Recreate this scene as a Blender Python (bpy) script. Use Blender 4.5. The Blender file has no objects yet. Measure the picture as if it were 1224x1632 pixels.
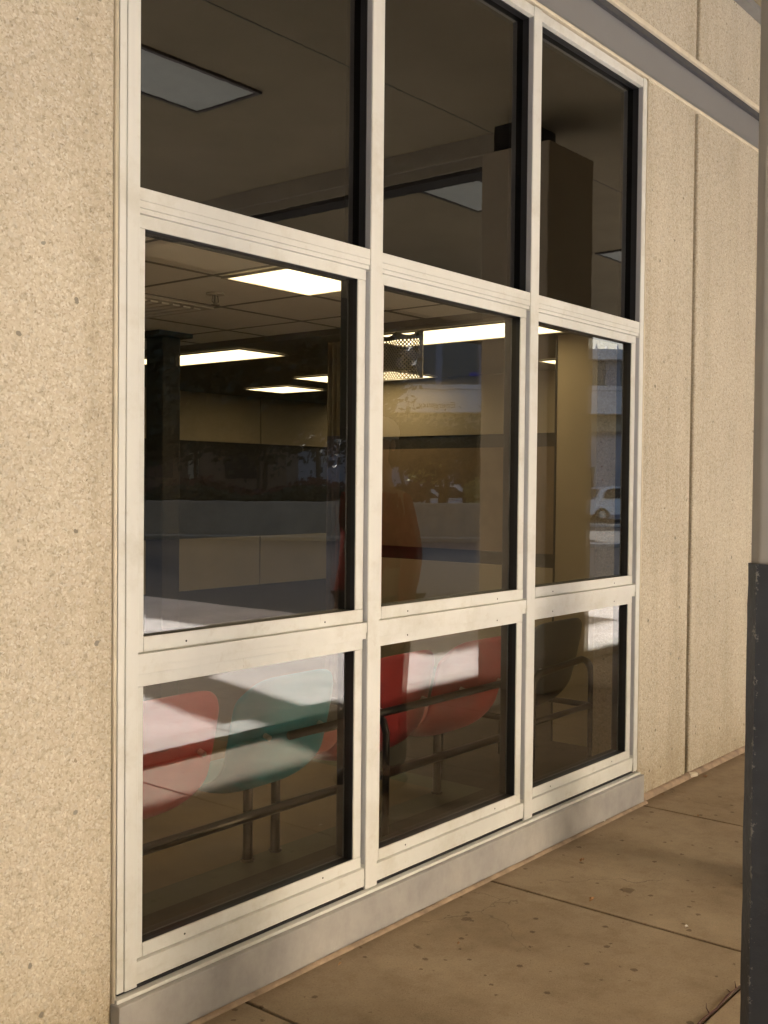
import bpy, bmesh, math, random
from mathutils import Vector, Matrix
R_ = math.radians
random.seed(7)
S = bpy.context.scene
C = bpy.context.collection

# ------------------------------------------------------------------ camera
F_PX, YAW, PITCH, ROLL, DIST, EYE = 1739.28, 0.8867742, -0.0242714, 0.00970558, 2.403, 1.55
def cam_basis():
    w = Vector((math.sin(YAW)*math.cos(PITCH), math.cos(YAW)*math.cos(PITCH), math.sin(PITCH)))
    r = Vector((math.cos(YAW), -math.sin(YAW), 0)); u = r.cross(w)
    c, s = math.cos(ROLL), math.sin(ROLL)
    return c*r + s*u, -s*r + c*u, w
cr, cu, cw = cam_basis()
cd = bpy.data.cameras.new('camera'); cam = bpy.data.objects.new('camera', cd); C.objects.link(cam)
cd.sensor_fit = 'VERTICAL'; cd.sensor_height = 24; cd.lens = F_PX/1632*24
cd.clip_start = 0.05; cd.clip_end = 2000
m = Matrix.Identity(4)
for i in range(3):
    m[i][0], m[i][1], m[i][2] = cr[i], cu[i], -cw[i]
m[0][3], m[1][3], m[2][3] = 0, -DIST, EYE
cam.matrix_world = m
S.camera = cam
S.render.resolution_x, S.render.resolution_y = 768, 1024

# ------------------------------------------------------------------ light
SUN_EL, SUN_AZ = R_(30.0), math.atan2(0.24, -1.0)      # azimuth from +Y towards +X
sv = Vector((math.sin(SUN_AZ)*math.cos(SUN_EL), math.cos(SUN_AZ)*math.cos(SUN_EL), math.sin(SUN_EL)))
wd = bpy.data.worlds.new('World'); S.world = wd; wd.use_nodes = True
nt = wd.node_tree; bg = nt.nodes['Background']
sky = nt.nodes.new('ShaderNodeTexSky'); sky.sky_type = 'NISHITA'; sky.sun_disc = False
sky.sun_elevation = SUN_EL; sky.sun_rotation = SUN_AZ % (2*math.pi)
sky.air_density = 1.0; sky.dust_density = 5.0; sky.ozone_density = .5
nt.links.new(sky.outputs[0], bg.inputs[0]); bg.inputs[1].default_value = 0.10
ld = bpy.data.lights.new('sun', 'SUN'); sun = bpy.data.objects.new('sun', ld); C.objects.link(sun)
ld.energy = 5.0; ld.angle = R_(0.53); ld.color = (1.0, 0.98, 0.96)
sun.rotation_euler = sv.to_track_quat('Z', 'Y').to_euler()
S.view_settings.view_transform = 'Standard'; S.view_settings.look = 'None'
S.view_settings.exposure = 2.68; S.view_settings.gamma = 1.0
try:
    S.cycles.max_bounces = 10; S.cycles.diffuse_bounces = 5; S.cycles.glossy_bounces = 4
    S.cycles.transparent_max_bounces = 16; S.cycles.use_denoising = True
    S.cycles.sample_clamp_indirect = 6
except Exception:
    pass

# ------------------------------------------------------------------ materials
def new_mat(name):
    mt = bpy.data.materials.new(name); mt.use_nodes = True
    return mt, mt.node_tree, mt.node_tree.nodes['Principled BSDF']
def N(nt, kind, **kw):
    n = nt.nodes.new(kind)
    for k, v in kw.items():
        if k in n.inputs: n.inputs[k].default_value = v
        else: setattr(n, k, v)
    return n
def coords(nt):
    g = nt.nodes.new('ShaderNodeNewGeometry')
    return g.outputs['Position']
def ramp(nt, fac, stops):
    r = nt.nodes.new('ShaderNodeValToRGB'); e = r.color_ramp.elements
    while len(e) < len(stops): e.new(0.5)
    for i, (p, c) in enumerate(stops):
        e[i].position = p; e[i].color = (*c, 1) if len(c) == 3 else c
    nt.links.new(fac, r.inputs[0]); return r.outputs[0]
def mixc(nt, fac, a, b, mode='MIX'):
    mx = nt.nodes.new('ShaderNodeMix'); mx.data_type = 'RGBA'; mx.blend_type = mode
    if isinstance(fac, float): mx.inputs[0].default_value = fac
    else: nt.links.new(fac, mx.inputs[0])
    for i, v in ((6, a), (7, b)):
        if isinstance(v, tuple): mx.inputs[i].default_value = (*v, 1)
        else: nt.links.new(v, mx.inputs[i])
    return mx.outputs[2]
def bump(nt, b, height, strength, dist):
    bp = nt.nodes.new('ShaderNodeBump'); bp.inputs['Strength'].default_value = strength; bp.inputs['Distance'].default_value = dist
    nt.links.new(height, bp.inputs['Height']); nt.links.new(bp.outputs[0], b.inputs['Normal'])
def noise(nt, scale, detail=4, rough=.55, vec=None, mapping=None):
    n = N(nt, 'ShaderNodeTexNoise', Scale=scale, Detail=detail, Roughness=rough)
    v = vec or coords(nt)
    if mapping:
        mp = nt.nodes.new('ShaderNodeMapping'); mp.inputs['Scale'].default_value = mapping
        nt.links.new(v, mp.inputs[0]); v = mp.outputs[0]
    nt.links.new(v, n.inputs['Vector']); return n.outputs['Fac']
def plain(name, col, rough=.6, metal=0, var=.12, scale=9, bumpd=0, bscale=60, spec=.5, coat=0):
    mt, nt, b = new_mat(name)
    f = noise(nt, scale)
    c = ramp(nt, f, [(.3, tuple(x*(1-var) for x in col)), (.7, tuple(min(1, x*(1+var)) for x in col))])
    nt.links.new(c, b.inputs['Base Color'])
    b.inputs['Roughness'].default_value = rough; b.inputs['Metallic'].default_value = metal
    b.inputs['Specular IOR Level'].default_value = spec; b.inputs['Coat Weight'].default_value = coat
    if bumpd: bump(nt, b, noise(nt, bscale), .6, bumpd)
    return mt

def mat_aggregate():
    mt, nt, b = new_mat('exposed_aggregate')
    v0 = coords(nt)
    nz = N(nt, 'ShaderNodeTexNoise', Scale=70.0, Detail=2.0); nt.links.new(v0, nz.inputs['Vector'])
    vm = nt.nodes.new('ShaderNodeVectorMath'); vm.operation = 'MULTIPLY_ADD'; vm.inputs[1].default_value = (.014, .014, .014)
    nt.links.new(nz.outputs['Color'], vm.inputs[0]); nt.links.new(v0, vm.inputs[2]); v = vm.outputs[0]
    def vor(sc, rnd=1.0):
        vo = N(nt, 'ShaderNodeTexVoronoi', Scale=sc, Randomness=rnd); nt.links.new(v, vo.inputs['Vector'])
        sp = nt.nodes.new('ShaderNodeSeparateColor'); nt.links.new(vo.outputs['Color'], sp.inputs[0]); return vo, sp
    vo, sep = vor(88.0); vo2, sep2 = vor(190.0)
    base = ramp(nt, sep.outputs[0], [(0, (.40, .34, .25)), (.10, (.53, .46, .345)), (.35, (.61, .54, .41)), (.75, (.66, .59, .46)), (.9, (.58, .545, .46)), (1, (.76, .70, .58))])
    fine = ramp(nt, sep2.outputs[1], [(0, (.30, .25, .18)), (.16, (.56, .49, .375)), (.78, (.64, .57, .445)), (1, (.82, .77, .66))])
    base = mixc(nt, .55, base, fine)
    gap_ = ramp(nt, vo.outputs['Distance'], [(.0, (1, 1, 1)), (.62, (1, 1, 1)), (.95, (.70, .66, .58))])
    base = mixc(nt, .55, base, gap_, 'MULTIPLY')
    pit = ramp(nt, noise(nt, 120, 3, .6), [(.27, (.50, .44, .34)), (.36, (1, 1, 1))]); base = mixc(nt, .8, base, pit, 'MULTIPLY')
    vo3, s3 = vor(30.0)
    pick = nt.nodes.new('ShaderNodeMath'); pick.operation = 'GREATER_THAN'; pick.inputs[1].default_value = .90; nt.links.new(s3.outputs[0], pick.inputs[0])
    near = nt.nodes.new('ShaderNodeMath'); near.operation = 'LESS_THAN'; nt.links.new(vo3.outputs['Distance'], near.inputs[0])
    nm = nt.nodes.new('ShaderNodeMath'); nm.operation = 'MULTIPLY'; nm.inputs[1].default_value = .26; nt.links.new(s3.outputs[2], nm.inputs[0]); nt.links.new(nm.outputs[0], near.inputs[1])
    mul = nt.nodes.new('ShaderNodeMath'); mul.operation = 'MULTIPLY'; nt.links.new(pick.outputs[0], mul.inputs[0]); nt.links.new(near.outputs[0], mul.inputs[1])
    odd = ramp(nt, s3.outputs[1], [(0, (.20, .11, .05)), (.35, (.26, .23, .17)), (.6, (.34, .32, .27)), (.85, (.45, .28, .12)), (1, (.16, .13, .10))])
    base = mixc(nt, mul.outputs[0], base, odd)
    big = ramp(nt, noise(nt, 1.3, 6, .6), [(.3, (.76, .77, .79)), (.7, (.88, .895, .92))])
    base = mixc(nt, .9, base, big, 'MULTIPLY')
    strk = ramp(nt, noise(nt, 1.0, 5, .65, v0, (5.5, 5.5, .35)), [(.34, (.84, .82, .78)), (.52, (1, 1, 1))]); base = mixc(nt, .7, base, strk, 'MULTIPLY')
    szz = nt.nodes.new('ShaderNodeSeparateXYZ'); nt.links.new(v0, szz.inputs[0])
    mr = nt.nodes.new('ShaderNodeMath'); mr.operation = 'MULTIPLY_ADD'; mr.inputs[1].default_value = 1.1; nt.links.new(szz.outputs[2], mr.inputs[0])
    nlo = nt.nodes.new('ShaderNodeMath'); nlo.operation = 'MULTIPLY'; nlo.inputs[1].default_value = 1.0; nt.links.new(noise(nt, 4, 5, .7), nlo.inputs[0]); nt.links.new(nlo.outputs[0], mr.inputs[2])
    splash = ramp(nt, mr.outputs[0], [(.45, (.80, .75, .67)), (.85, (1, 1, 1))]); base = mixc(nt, .8, base, splash, 'MULTIPLY')
    nt.links.new(base, b.inputs['Base Color']); b.inputs['Roughness'].default_value = .85; b.inputs['Specular IOR Level'].default_value = .3
    ad = nt.nodes.new('ShaderNodeMath'); ad.operation = 'ADD'; nt.links.new(sep.outputs[1], ad.inputs[0]); nt.links.new(noise(nt, 200, 4), ad.inputs[1])
    sb_ = nt.nodes.new('ShaderNodeMath'); sb_.operation = 'SUBTRACT'; nt.links.new(ad.outputs[0], sb_.inputs[0]); nt.links.new(vo.outputs['Distance'], sb_.inputs[1])
    bump(nt, b, sb_.outputs[0], .6, .003)
    return mt

def mat_glass(name, tint, f0, wob):
    """thin glass sheet: transmits a tint, mirrors by Schlick's law, slightly wavy"""
    mt = bpy.data.materials.new(name); mt.use_nodes = True; nt = mt.node_tree; nt.nodes.clear()
    out = nt.nodes.new('ShaderNodeOutputMaterial'); mx = nt.nodes.new('ShaderNodeMixShader')
    tr = nt.nodes.new('ShaderNodeBsdfTransparent'); tr.inputs[0].default_value = (*tint, 1)
    gl = nt.nodes.new('ShaderNodeBsdfGlossy'); gl.inputs['Roughness'].default_value = 0.0; gl.inputs[0].default_value = (1, 1, 1, 1)
    g = nt.nodes.new('ShaderNodeNewGeometry')
    d = nt.nodes.new('ShaderNodeVectorMath'); d.operation = 'DOT_PRODUCT'
    nt.links.new(g.outputs['Incoming'], d.inputs[0]); nt.links.new(g.outputs['Normal'], d.inputs[1])
    def M(op, a, b=None):
        q = nt.nodes.new('ShaderNodeMath'); q.operation = op
        for i, v in enumerate((a, b)):
            if v is None: continue
            if isinstance(v, (int, float)): q.inputs[i].default_value = v
            else: nt.links.new(v, q.inputs[i])
        return q.outputs[0]
    c = M('ABSOLUTE', d.outputs['Value']); p = M('POWER', M('SUBTRACT', 1.0, c), 5.0)
    F = M('ADD', M('MULTIPLY', p, 1-f0), f0)
    n1 = noise(nt, 1.0, 2, .5, g.outputs['Position'], (7.0, 1.0, 5.0))
    n2 = noise(nt, 1.0, 1, .5, g.outputs['Position'], (30.0, 1.0, 24.0))
    h = M('ADD', M('MULTIPLY', n1, wob), M('MULTIPLY', n2, wob*.12))
    bp = nt.nodes.new('ShaderNodeBump'); bp.inputs['Strength'].default_value = 1; bp.inputs['Distance'].default_value = 1
    nt.links.new(h, bp.inputs['Height']); nt.links.new(bp.outputs[0], gl.inputs['Normal'])
    nt.links.new(F, mx.inputs[0]); nt.links.new(tr.outputs[0], mx.inputs[1]); nt.links.new(gl.outputs[0], mx.inputs[2])
    df = nt.nodes.new('ShaderNodeBsdfDiffuse'); df.inputs[0].default_value = (.62, .58, .50, 1)
    m2 = nt.nodes.new('ShaderNodeMixShader')
    dn = noise(nt, 1.0, 6, .7, g.outputs['Position'], (9, 1, 2.2)); dn2 = noise(nt, 1.0, 5, .75, g.outputs['Position'], (55, 1, 40))
    spz = nt.nodes.new('ShaderNodeSeparateXYZ'); nt.links.new(g.outputs['Position'], spz.inputs[0])
    low = M('MAXIMUM', M('SUBTRACT', 1.0, M('MULTIPLY', spz.outputs[2], .7)), .18)
    dust = M('MULTIPLY', M('MULTIPLY', M('POWER', dn, 2.0), M('POWER', dn2, 2.0)), M('MULTIPLY', low, .03))
    nt.links.new(dust, m2.inputs[0]); nt.links.new(mx.outputs[0], m2.inputs[1]); nt.links.new(df.outputs[0], m2.inputs[2])
    nt.links.new(m2.outputs[0], out.inputs[0]); return mt

def mat_concrete(name, col, stain=.5, rough=.8, bd=.0015):
    mt, nt, b = new_mat(name)
    f1 = noise(nt, 1.6, 8, .62); f2 = noise(nt, 22, 6, .65); f3 = noise(nt, 5.5, 3, .6)
    c = ramp(nt, f1, [(.3, tuple(x*.80 for x in col)), (.7, tuple(x*1.14 for x in col))])
    c = mixc(nt, .5, c, ramp(nt, f2, [(.35, (.86, .84, .80)), (.65, (1.08, 1.07, 1.05))]), 'MULTIPLY')
    vo = N(nt, 'ShaderNodeTexVoronoi', Scale=3.4, Randomness=1.0); nt.links.new(coords(nt), vo.inputs['Vector'])
    ad = nt.nodes.new('ShaderNodeMath'); ad.operation = 'ADD'; nt.links.new(vo.outputs['Distance'], ad.inputs[0])
    ml = nt.nodes.new('ShaderNodeMath'); ml.operation = 'MULTIPLY'; ml.inputs[1].default_value = .35; nt.links.new(f2, ml.inputs[0]); nt.links.new(ml.outputs[0], ad.inputs[1])
    sp = ramp(nt, ad.outputs[0], [(.25, (.50, .44, .38)), (.33, (1, 1, 1))])
    c = mixc(nt, stain, c, sp, 'MULTIPLY')
    pn = ramp(nt, noise(nt, 170, 2), [(.26, (.6, .57, .52)), (.34, (1, 1, 1))])
    c = mixc(nt, .6, c, pn, 'MULTIPLY')
    nt.links.new(c, b.inputs['Base Color']); b.inputs['Roughness'].default_value = rough; b.inputs['Specular IOR Level'].default_value = .3
    bump(nt, b, noise(nt, 240, 4), .5, bd)
    return mt

def mat_walk():
    mt, nt, b = new_mat('pavement_concrete')
    v = coords(nt)
    c = ramp(nt, noise(nt, 1.5, 8, .65), [(.28, (.205, .150, .092)), (.5, (.27, .207, .136)), (.72, (.335, .265, .182))])
    sp = nt.nodes.new('ShaderNodeSeparateXYZ'); nt.links.new(v, sp.inputs[0])
    def M(op, a, b_=None):
        q = nt.nodes.new('ShaderNodeMath'); q.operation = op
        for i, x in enumerate((a, b_)):
            if x is None: continue
            if isinstance(x, (int, float)): q.inputs[i].default_value = x
            else: nt.links.new(x, q.inputs[i])
        return q.outputs[0]
    c = mixc(nt, .75, c, ramp(nt, noise(nt, 7, 7, .7), [(.34, (.80, .76, .70)), (.5, (1, 1, 1)), (.68, (1.14, 1.13, 1.10))]), 'MULTIPLY')
    c = mixc(nt, .8, c, ramp(nt, noise(nt, 140, 4, .7), [(.30, (.62, .58, .52)), (.42, (.96, .95, .94)), (.62, (1.05, 1.05, 1.05)), (.72, (1.28, 1.26, 1.22))]), 'MULTIPLY')
    # dark round spots and gum, ragged at the edge
    for scale, thr, dk in ((2.6, .085, (.42, .36, .30)), (6.5, .10, (.45, .38, .32)), (19, .12, (.35, .29, .24))):
        vo = N(nt, 'ShaderNodeTexVoronoi', Scale=float(scale), Randomness=1.0); nt.links.new(v, vo.inputs['Vector'])
        s2 = nt.nodes.new('ShaderNodeSeparateColor'); nt.links.new(vo.outputs['Color'], s2.inputs[0])
        d = M('ADD', vo.outputs['Distance'], M('MULTIPLY', M('SUBTRACT', noise(nt, scale*7, 4, .7), .5), .34))
        r_ = M('MULTIPLY', s2.outputs[0], thr*1.9)
        m_ = M('LESS_THAN', d, r_)
        sel = M('GREATER_THAN', s2.outputs[1], .45)
        c = mixc(nt, M('MULTIPLY', M('MULTIPLY', m_, sel), .75), c, mixc(nt, 1.0, c, dk, 'MULTIPLY'))
    # dirt drift along the wall
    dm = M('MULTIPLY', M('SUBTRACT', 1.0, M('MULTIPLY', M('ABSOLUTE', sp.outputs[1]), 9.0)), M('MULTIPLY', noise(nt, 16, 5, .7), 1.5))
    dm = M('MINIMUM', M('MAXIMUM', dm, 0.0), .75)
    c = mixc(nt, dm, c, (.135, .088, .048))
    # hairline cracks
    vc = N(nt, 'ShaderNodeTexVoronoi', Scale=.9, Randomness=1.0, feature='DISTANCE_TO_EDGE')
    nz = N(nt, 'ShaderNodeTexNoise', Scale=5.0, Detail=5.0); nt.links.new(v, nz.inputs['Vector'])
    vm = nt.nodes.new('ShaderNodeVectorMath'); vm.operation = 'MULTIPLY_ADD'; vm.inputs[1].default_value = (.25, .25, .25); nt.links.new(nz.outputs['Color'], vm.inputs[0]); nt.links.new(v, vm.inputs[2]); nt.links.new(vm.outputs[0], vc.inputs['Vector'])
    crk = M('MULTIPLY', M('LESS_THAN', vc.outputs['Distance'], .0016), M('GREATER_THAN', noise(nt, 1.1, 2), .55))
    c = mixc(nt, M('MULTIPLY', crk, .5), c, (.07, .045, .03))
    nt.links.new(c, b.inputs['Base Color']); b.inputs['Roughness'].default_value = .8; b.inputs['Specular IOR Level'].default_value = .3
    bump(nt, b, M('ADD', noise(nt, 220, 5, .7), M('MULTIPLY', noise(nt, 18, 4), .8)), .7, .003)
    return mt

def mat_tile_ceiling(name, col):
    mt, nt, b = new_mat(name)
    f = ramp(nt, noise(nt, 90, 3), [(.35, tuple(x*.93 for x in col)), (.6, col)])
    nt.links.new(f, b.inputs['Base Color']); b.inputs['Roughness'].default_value = .9
    bump(nt, b, noise(nt, 150), .5, .001); return mt

def mat_emit(name, col, strength, band=True):
    mt, nt, b = new_mat(name)
    b.inputs['Base Color'].default_value = (.8, .8, .75, 1)
    if band:   # tubes behind a prismatic lens: brighter lines along the length
        sx = nt.nodes.new('ShaderNodeTexCoord'); sp = nt.nodes.new('ShaderNodeSeparateXYZ'); nt.links.new(sx.outputs['Generated'], sp.inputs[0])
        mm = nt.nodes.new('ShaderNodeMath'); mm.operation = 'MULTIPLY'; mm.inputs[1].default_value = 2*math.pi*3; nt.links.new(sp.outputs[0], mm.inputs[0])
        sn = nt.nodes.new('ShaderNodeMath'); sn.operation = 'COSINE'; nt.links.new(mm.outputs[0], sn.inputs[0])
        a = nt.nodes.new('ShaderNodeMath'); a.operation = 'MULTIPLY_ADD'; a.inputs[1].default_value = -.16*strength; a.inputs[2].default_value = strength; nt.links.new(sn.outputs[0], a.inputs[0])
        nt.links.new(a.outputs[0], b.inputs['Emission Strength'])
    else: b.inputs['Emission Strength'].default_value = strength
    b.inputs['Emission Color'].default_value = (*col, 1)
    return mt

def mat_mesh(name, col):
    """open-weave net: hexagonal holes are real transparency in the fabric"""
    mt = bpy.data.materials.new(name); mt.use_nodes = True; nt = mt.node_tree
    b = nt.nodes['Principled BSDF']; out = nt.nodes['Material Output']
    b.inputs['Base Color'].default_value = (*col, 1); b.inputs['Roughness'].default_value = .8
    tc = nt.nodes.new('ShaderNodeNewGeometry'); vo = N(nt, 'ShaderNodeTexVoronoi', Scale=1.0, Randomness=0.0)
    mp = nt.nodes.new('ShaderNodeMapping'); mp.inputs['Scale'].default_value = (0.0, 62, 62); mp.inputs['Rotation'].default_value = (R_(45), 0, 0)
    nt.links.new(tc.outputs['Position'], mp.inputs[0]); nt.links.new(mp.outputs[0], vo.inputs['Vector'])
    gt = nt.nodes.new('ShaderNodeMath'); gt.operation = 'GREATER_THAN'; gt.inputs[1].default_value = .30; nt.links.new(vo.outputs['Distance'], gt.inputs[0])
    tr = nt.nodes.new('ShaderNodeBsdfTransparent'); mx = nt.nodes.new('ShaderNodeMixShader')
    nt.links.new(gt.outputs[0], mx.inputs[0]); nt.links.new(tr.outputs[0], mx.inputs[1]); nt.links.new(b.outputs[0], mx.inputs[2])
    nt.links.new(mx.outputs[0], out.inputs[0]); return mt

def mat_leaf(name, col, var=.5):
    mt, nt, b = new_mat(name)
    f = noise(nt, 3.5, 3); c = ramp(nt, f, [(.3, tuple(x*(1-var) for x in col)), (.7, tuple(x*(1+var) for x in col))])
    nt.links.new(c, b.inputs['Base Color']); b.inputs['Roughness'].default_value = .6
    b.inputs['Transmission Weight'].default_value = 0; b.inputs['Subsurface Weight'].default_value = 0
    return mt

def mat_frame():
    mt, nt, b = new_mat('cream_aluminium')
    f = noise(nt, 3.0, 6, .6, None, (1, 1, .25)); c = ramp(nt, f, [(.3, (.60, .605, .575)), (.7, (.68, .685, .655))])
    st = ramp(nt, noise(nt, 14, 6, .7), [(.30, (.80, .76, .70)), (.42, (1, 1, 1))]); c = mixc(nt, .45, c, st, 'MULTIPLY')
    sc = ramp(nt, noise(nt, 1.0, 4, .7, None, (55, 10, 7)), [(.28, (.58, .55, .50)), (.33, (1, 1, 1))]); c = mixc(nt, .55, c, sc, 'MULTIPLY')
    gr = ramp(nt, noise(nt, 3.2, 7, .72), [(.36, (.82, .79, .73)), (.50, (1, 1, 1))]); c = mixc(nt, .6, c, gr, 'MULTIPLY')
    nt.links.new(c, b.inputs['Base Color']); b.inputs['Roughness'].default_value = .42; b.inputs['Specular IOR Level'].default_value = .4
    return mt

def mat_facade(name, col, dark=.6):
    return plain(name, col, .8, var=.1, scale=.7)

def mat_plinth():
    mt, nt, b = new_mat('galvanised_grey_paint')
    f = noise(nt, 2.2, 6, .6, None, (1, 1, 1.3)); c = ramp(nt, f, [(.28, (.29, .285, .285)), (.5, (.37, .36, .345)), (.72, (.43, .415, .38))])
    st = ramp(nt, noise(nt, 1.0, 5, .7, None, (14, 10, 10)), [(.3, (.84, .83, .82)), (.6, (1.04, 1.04, 1.04))]); c = mixc(nt, .7, c, st, 'MULTIPLY')
    sp = ramp(nt, noise(nt, 60, 4, .7), [(.66, (1, 1, 1)), (.72, (1.3, 1.3, 1.3))]); c = mixc(nt, .5, c, sp, 'MULTIPLY')
    nt.links.new(c, b.inputs['Base Color']); b.inputs['Roughness'].default_value = .55; bump(nt, b, noise(nt, 25), .5, .002); return mt

def mat_boot():
    mt, nt, b = new_mat('dark_blue_paint')
    c = ramp(nt, noise(nt, 9, 5), [(.3, (.018, .022, .030)), (.7, (.030, .036, .046))])
    sp = nt.nodes.new('ShaderNodeSeparateXYZ'); nt.links.new(coords(nt), sp.inputs[0])
    e1 = nt.nodes.new('ShaderNodeMath'); e1.operation = 'ADD'; e1.inputs[1].default_value = 1.541; nt.links.new(sp.outputs[1], e1.inputs[0])
    e2 = nt.nodes.new('ShaderNodeMath'); e2.operation = 'ABSOLUTE'; nt.links.new(e1.outputs[0], e2.inputs[0])
    e3 = nt.nodes.new('ShaderNodeMath'); e3.operation = 'MULTIPLY'; e3.inputs[1].default_value = -9.0; nt.links.new(e2.outputs[0], e3.inputs[0])
    e4 = nt.nodes.new('ShaderNodeMath'); e4.operation = 'MAXIMUM'; e4.inputs[1].default_value = -.17; nt.links.new(e3.outputs[0], e4.inputs[0])
    e5 = nt.nodes.new('ShaderNodeMath'); e5.operation = 'ADD'; nt.links.new(e4.outputs[0], e5.inputs[0]); nt.links.new(noise(nt, 46, 6, .75), e5.inputs[1])
    ch = ramp(nt, e5.outputs[0], [(.53, (0, 0, 0)), (.56, (1, 1, 1))])
    c = mixc(nt, ch, c, (.16, .16, .15))
    nt.links.new(c, b.inputs['Base Color']); b.inputs['Roughness'].default_value = .45; bump(nt, b, noise(nt, 40, 5), .6, .003); return mt

MT = dict(
 wall=mat_aggregate(), frame=mat_frame(), plinth=mat_plinth(), boot=mat_boot(),
 recess=plain('shaded_aluminium', (.42, .43, .46), .4, .3, .06, 4),  # greyer frame tone, shade on the mullion returns put into the colour
 black=plain('black_gasket', (.008, .008, .010), .5, var=.3),
 channel=plain('grey_channel_paint', (.20, .20, .205), .45, var=.05, scale=2),
 lip=plain('dark_channel_lip', (.05, .053, .062), .5), caulk=plain('cream_sealant', (.62, .56, .44), .7, bumpd=.002, bscale=90),
 joint=plain('joint_sealant', (.20, .16, .09), .8, var=.35, scale=30, bumpd=.002), base_caulk=plain('brown_sealant', (.30, .22, .15), .8, var=.3, scale=16, bumpd=.003),
 glass=mat_glass('window_glass', (.84, .81, .74), .098, 9e-5), glass2=mat_glass('window_glass_inner', (.88, .85, .78), .038, 7e-5),
 glass_up=mat_glass('dark_glass', (.20, .19, .17), .085, 9e-5),
 backpan=plain('spandrel_back', (.012, .011, .009), .7),
 walk=mat_walk(), gap=plain('joint_dirt', (.035, .022, .014), .9, var=.5, scale=50),
 drive=mat_concrete('drive_concrete', (.68, .63, .60), .35), asphalt=mat_concrete('road_surface', (.10, .098, .095), .4), curb=mat_concrete('kerb_concrete', (.58, .56, .52), .3),
 ground=plain('far_ground', (.14, .13, .11), .9, scale=.4), soffit=plain('soffit_plaster', (.31, .265, .175), .85, var=.10, scale=1.5, bumpd=.002, bscale=50),
 beam=plain('beam_plaster', (.36, .32, .25), .8, var=.06), fascia=plain('dark_fascia', (.03, .028, .025), .6),
 column=plain('column_cladding', (.46, .40, .30), .7, var=.06, scale=3), neck=plain('black_neck', (.012, .012, .012), .6),
 lens_off=plain('unlit_lens', (.62, .68, .66), .35, var=.04), lens_frame=plain('lens_frame', (.10, .085, .08), .5),
 trim=plain('grey_trim', (.20, .20, .20), .5), rust=plain('brown_trim', (.16, .08, .04), .7),
 post=plain('pale_grey_paint', (.30, .29, .272), .5, var=.07, scale=5, bumpd=.001, bscale=30),
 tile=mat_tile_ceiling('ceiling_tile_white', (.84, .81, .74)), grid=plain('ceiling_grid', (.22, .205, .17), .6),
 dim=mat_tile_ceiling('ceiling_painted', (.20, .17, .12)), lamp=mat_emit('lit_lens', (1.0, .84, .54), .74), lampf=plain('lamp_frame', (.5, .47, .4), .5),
 tan=plain('tan_paint', (.40, .335, .23), .8, var=.05, scale=3), dark=plain('dark_brown_paint', (.026, .021, .016), .7, var=.2, scale=3),
 brown=plain('brown_board', (.20, .14, .08), .7), ifloor=plain('brown_floor', (.13, .088, .035), .5, var=.2, scale=4), igreen=plain('green_floor', (.05, .062, .028), .5, var=.12), iblack=plain('dark_floor', (.018, .013, .009), .6, var=.5, scale=9),
 red=plain('red_plastic', (.32, .038, .045), .45, var=.08, bumpd=.0006, bscale=400), teal=plain('teal_plastic', (.005, .18, .26), .45, var=.08, bumpd=.0006, bscale=400),
 slate=plain('slate_plastic', (.035, .055, .085), .5, var=.1), blackm=plain('black_steel', (.007, .007, .008), .32, .0, .1, spec=.35),
 net=mat_mesh('curtain_net', (.55, .48, .34)), hem=plain('curtain_hem', (.42, .37, .28), .8), drape=plain('curtain_fabric', (.17, .15, .17), .85), drape_up=plain('curtain_net_bunched', (.30, .25, .16), .85),
 chrome=plain('steel_grommet', (.6, .6, .58), .3, .9),
 skin=plain('skin', (.42, .25, .17), .55), jacket=plain('red_jacket', (.30, .014, .012), .8, var=.15, scale=12), trousers=plain('dark_trousers', (.03, .03, .04), .85), cap=plain('white_cap', (.75, .74, .70), .7), hair=plain('dark_hair', (.02, .015, .01), .6), shoe=plain('shoe', (.03, .03, .03), .5),
 bag=plain('camo_bag', (.10, .11, .09), .8, var=.7, scale=14),
 leaf=mat_leaf('leaf_green', (.022, .032, .010)), leaf2=mat_leaf('leaf_yellow_green', (.30, .30, .09)), hedge=mat_leaf('hedge_leaf', (.045, .050, .020), .6), redleaf=mat_leaf('red_groundcover', (.12, .035, .02), .5), bark=plain('bark', (.10, .075, .05), .9, var=.3),
 ret=mat_concrete('retaining_concrete', (.42, .355, .26), .3), lilac=mat_facade('pale_wall', (.40, .40, .44)), white=mat_facade('white_band', (.66, .66, .68)), tanw=mat_facade('tan_band', (.42, .36, .26)), wglass=plain('far_window_glass', (.02, .03, .05), .1, spec=.9), blue=plain('blue_panel', (.03, .05, .35), .4), mull=plain('far_mullion', (.25, .27, .32), .5),
 brick=plain('brown_masonry', (.20, .13, .08), .9), darkwin=plain('dark_window', (.02, .02, .025), .2),
 car=plain('white_car_paint', (.72, .74, .78), .25, coat=.6, var=.02), carglass=plain('car_glass', (.02, .025, .03), .05, spec=.9), tyre=plain('tyre', (.02, .02, .02), .8), hub=plain('wheel_hub', (.5, .5, .5), .3, .8), tail=plain('tail_lamp', (.4, .02, .02), .3), head=plain('head_lamp', (.8, .8, .8), .1),
 litter_leaf=plain('dry_leaf', (.26, .13, .05), .8, var=.4), paper=plain('paper_scrap', (.75, .72, .65), .8), twig=plain('reddish_twig', (.05, .014, .008), .7), letters=plain('sign_letters', (.08, .08, .09), .6),
)

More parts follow.
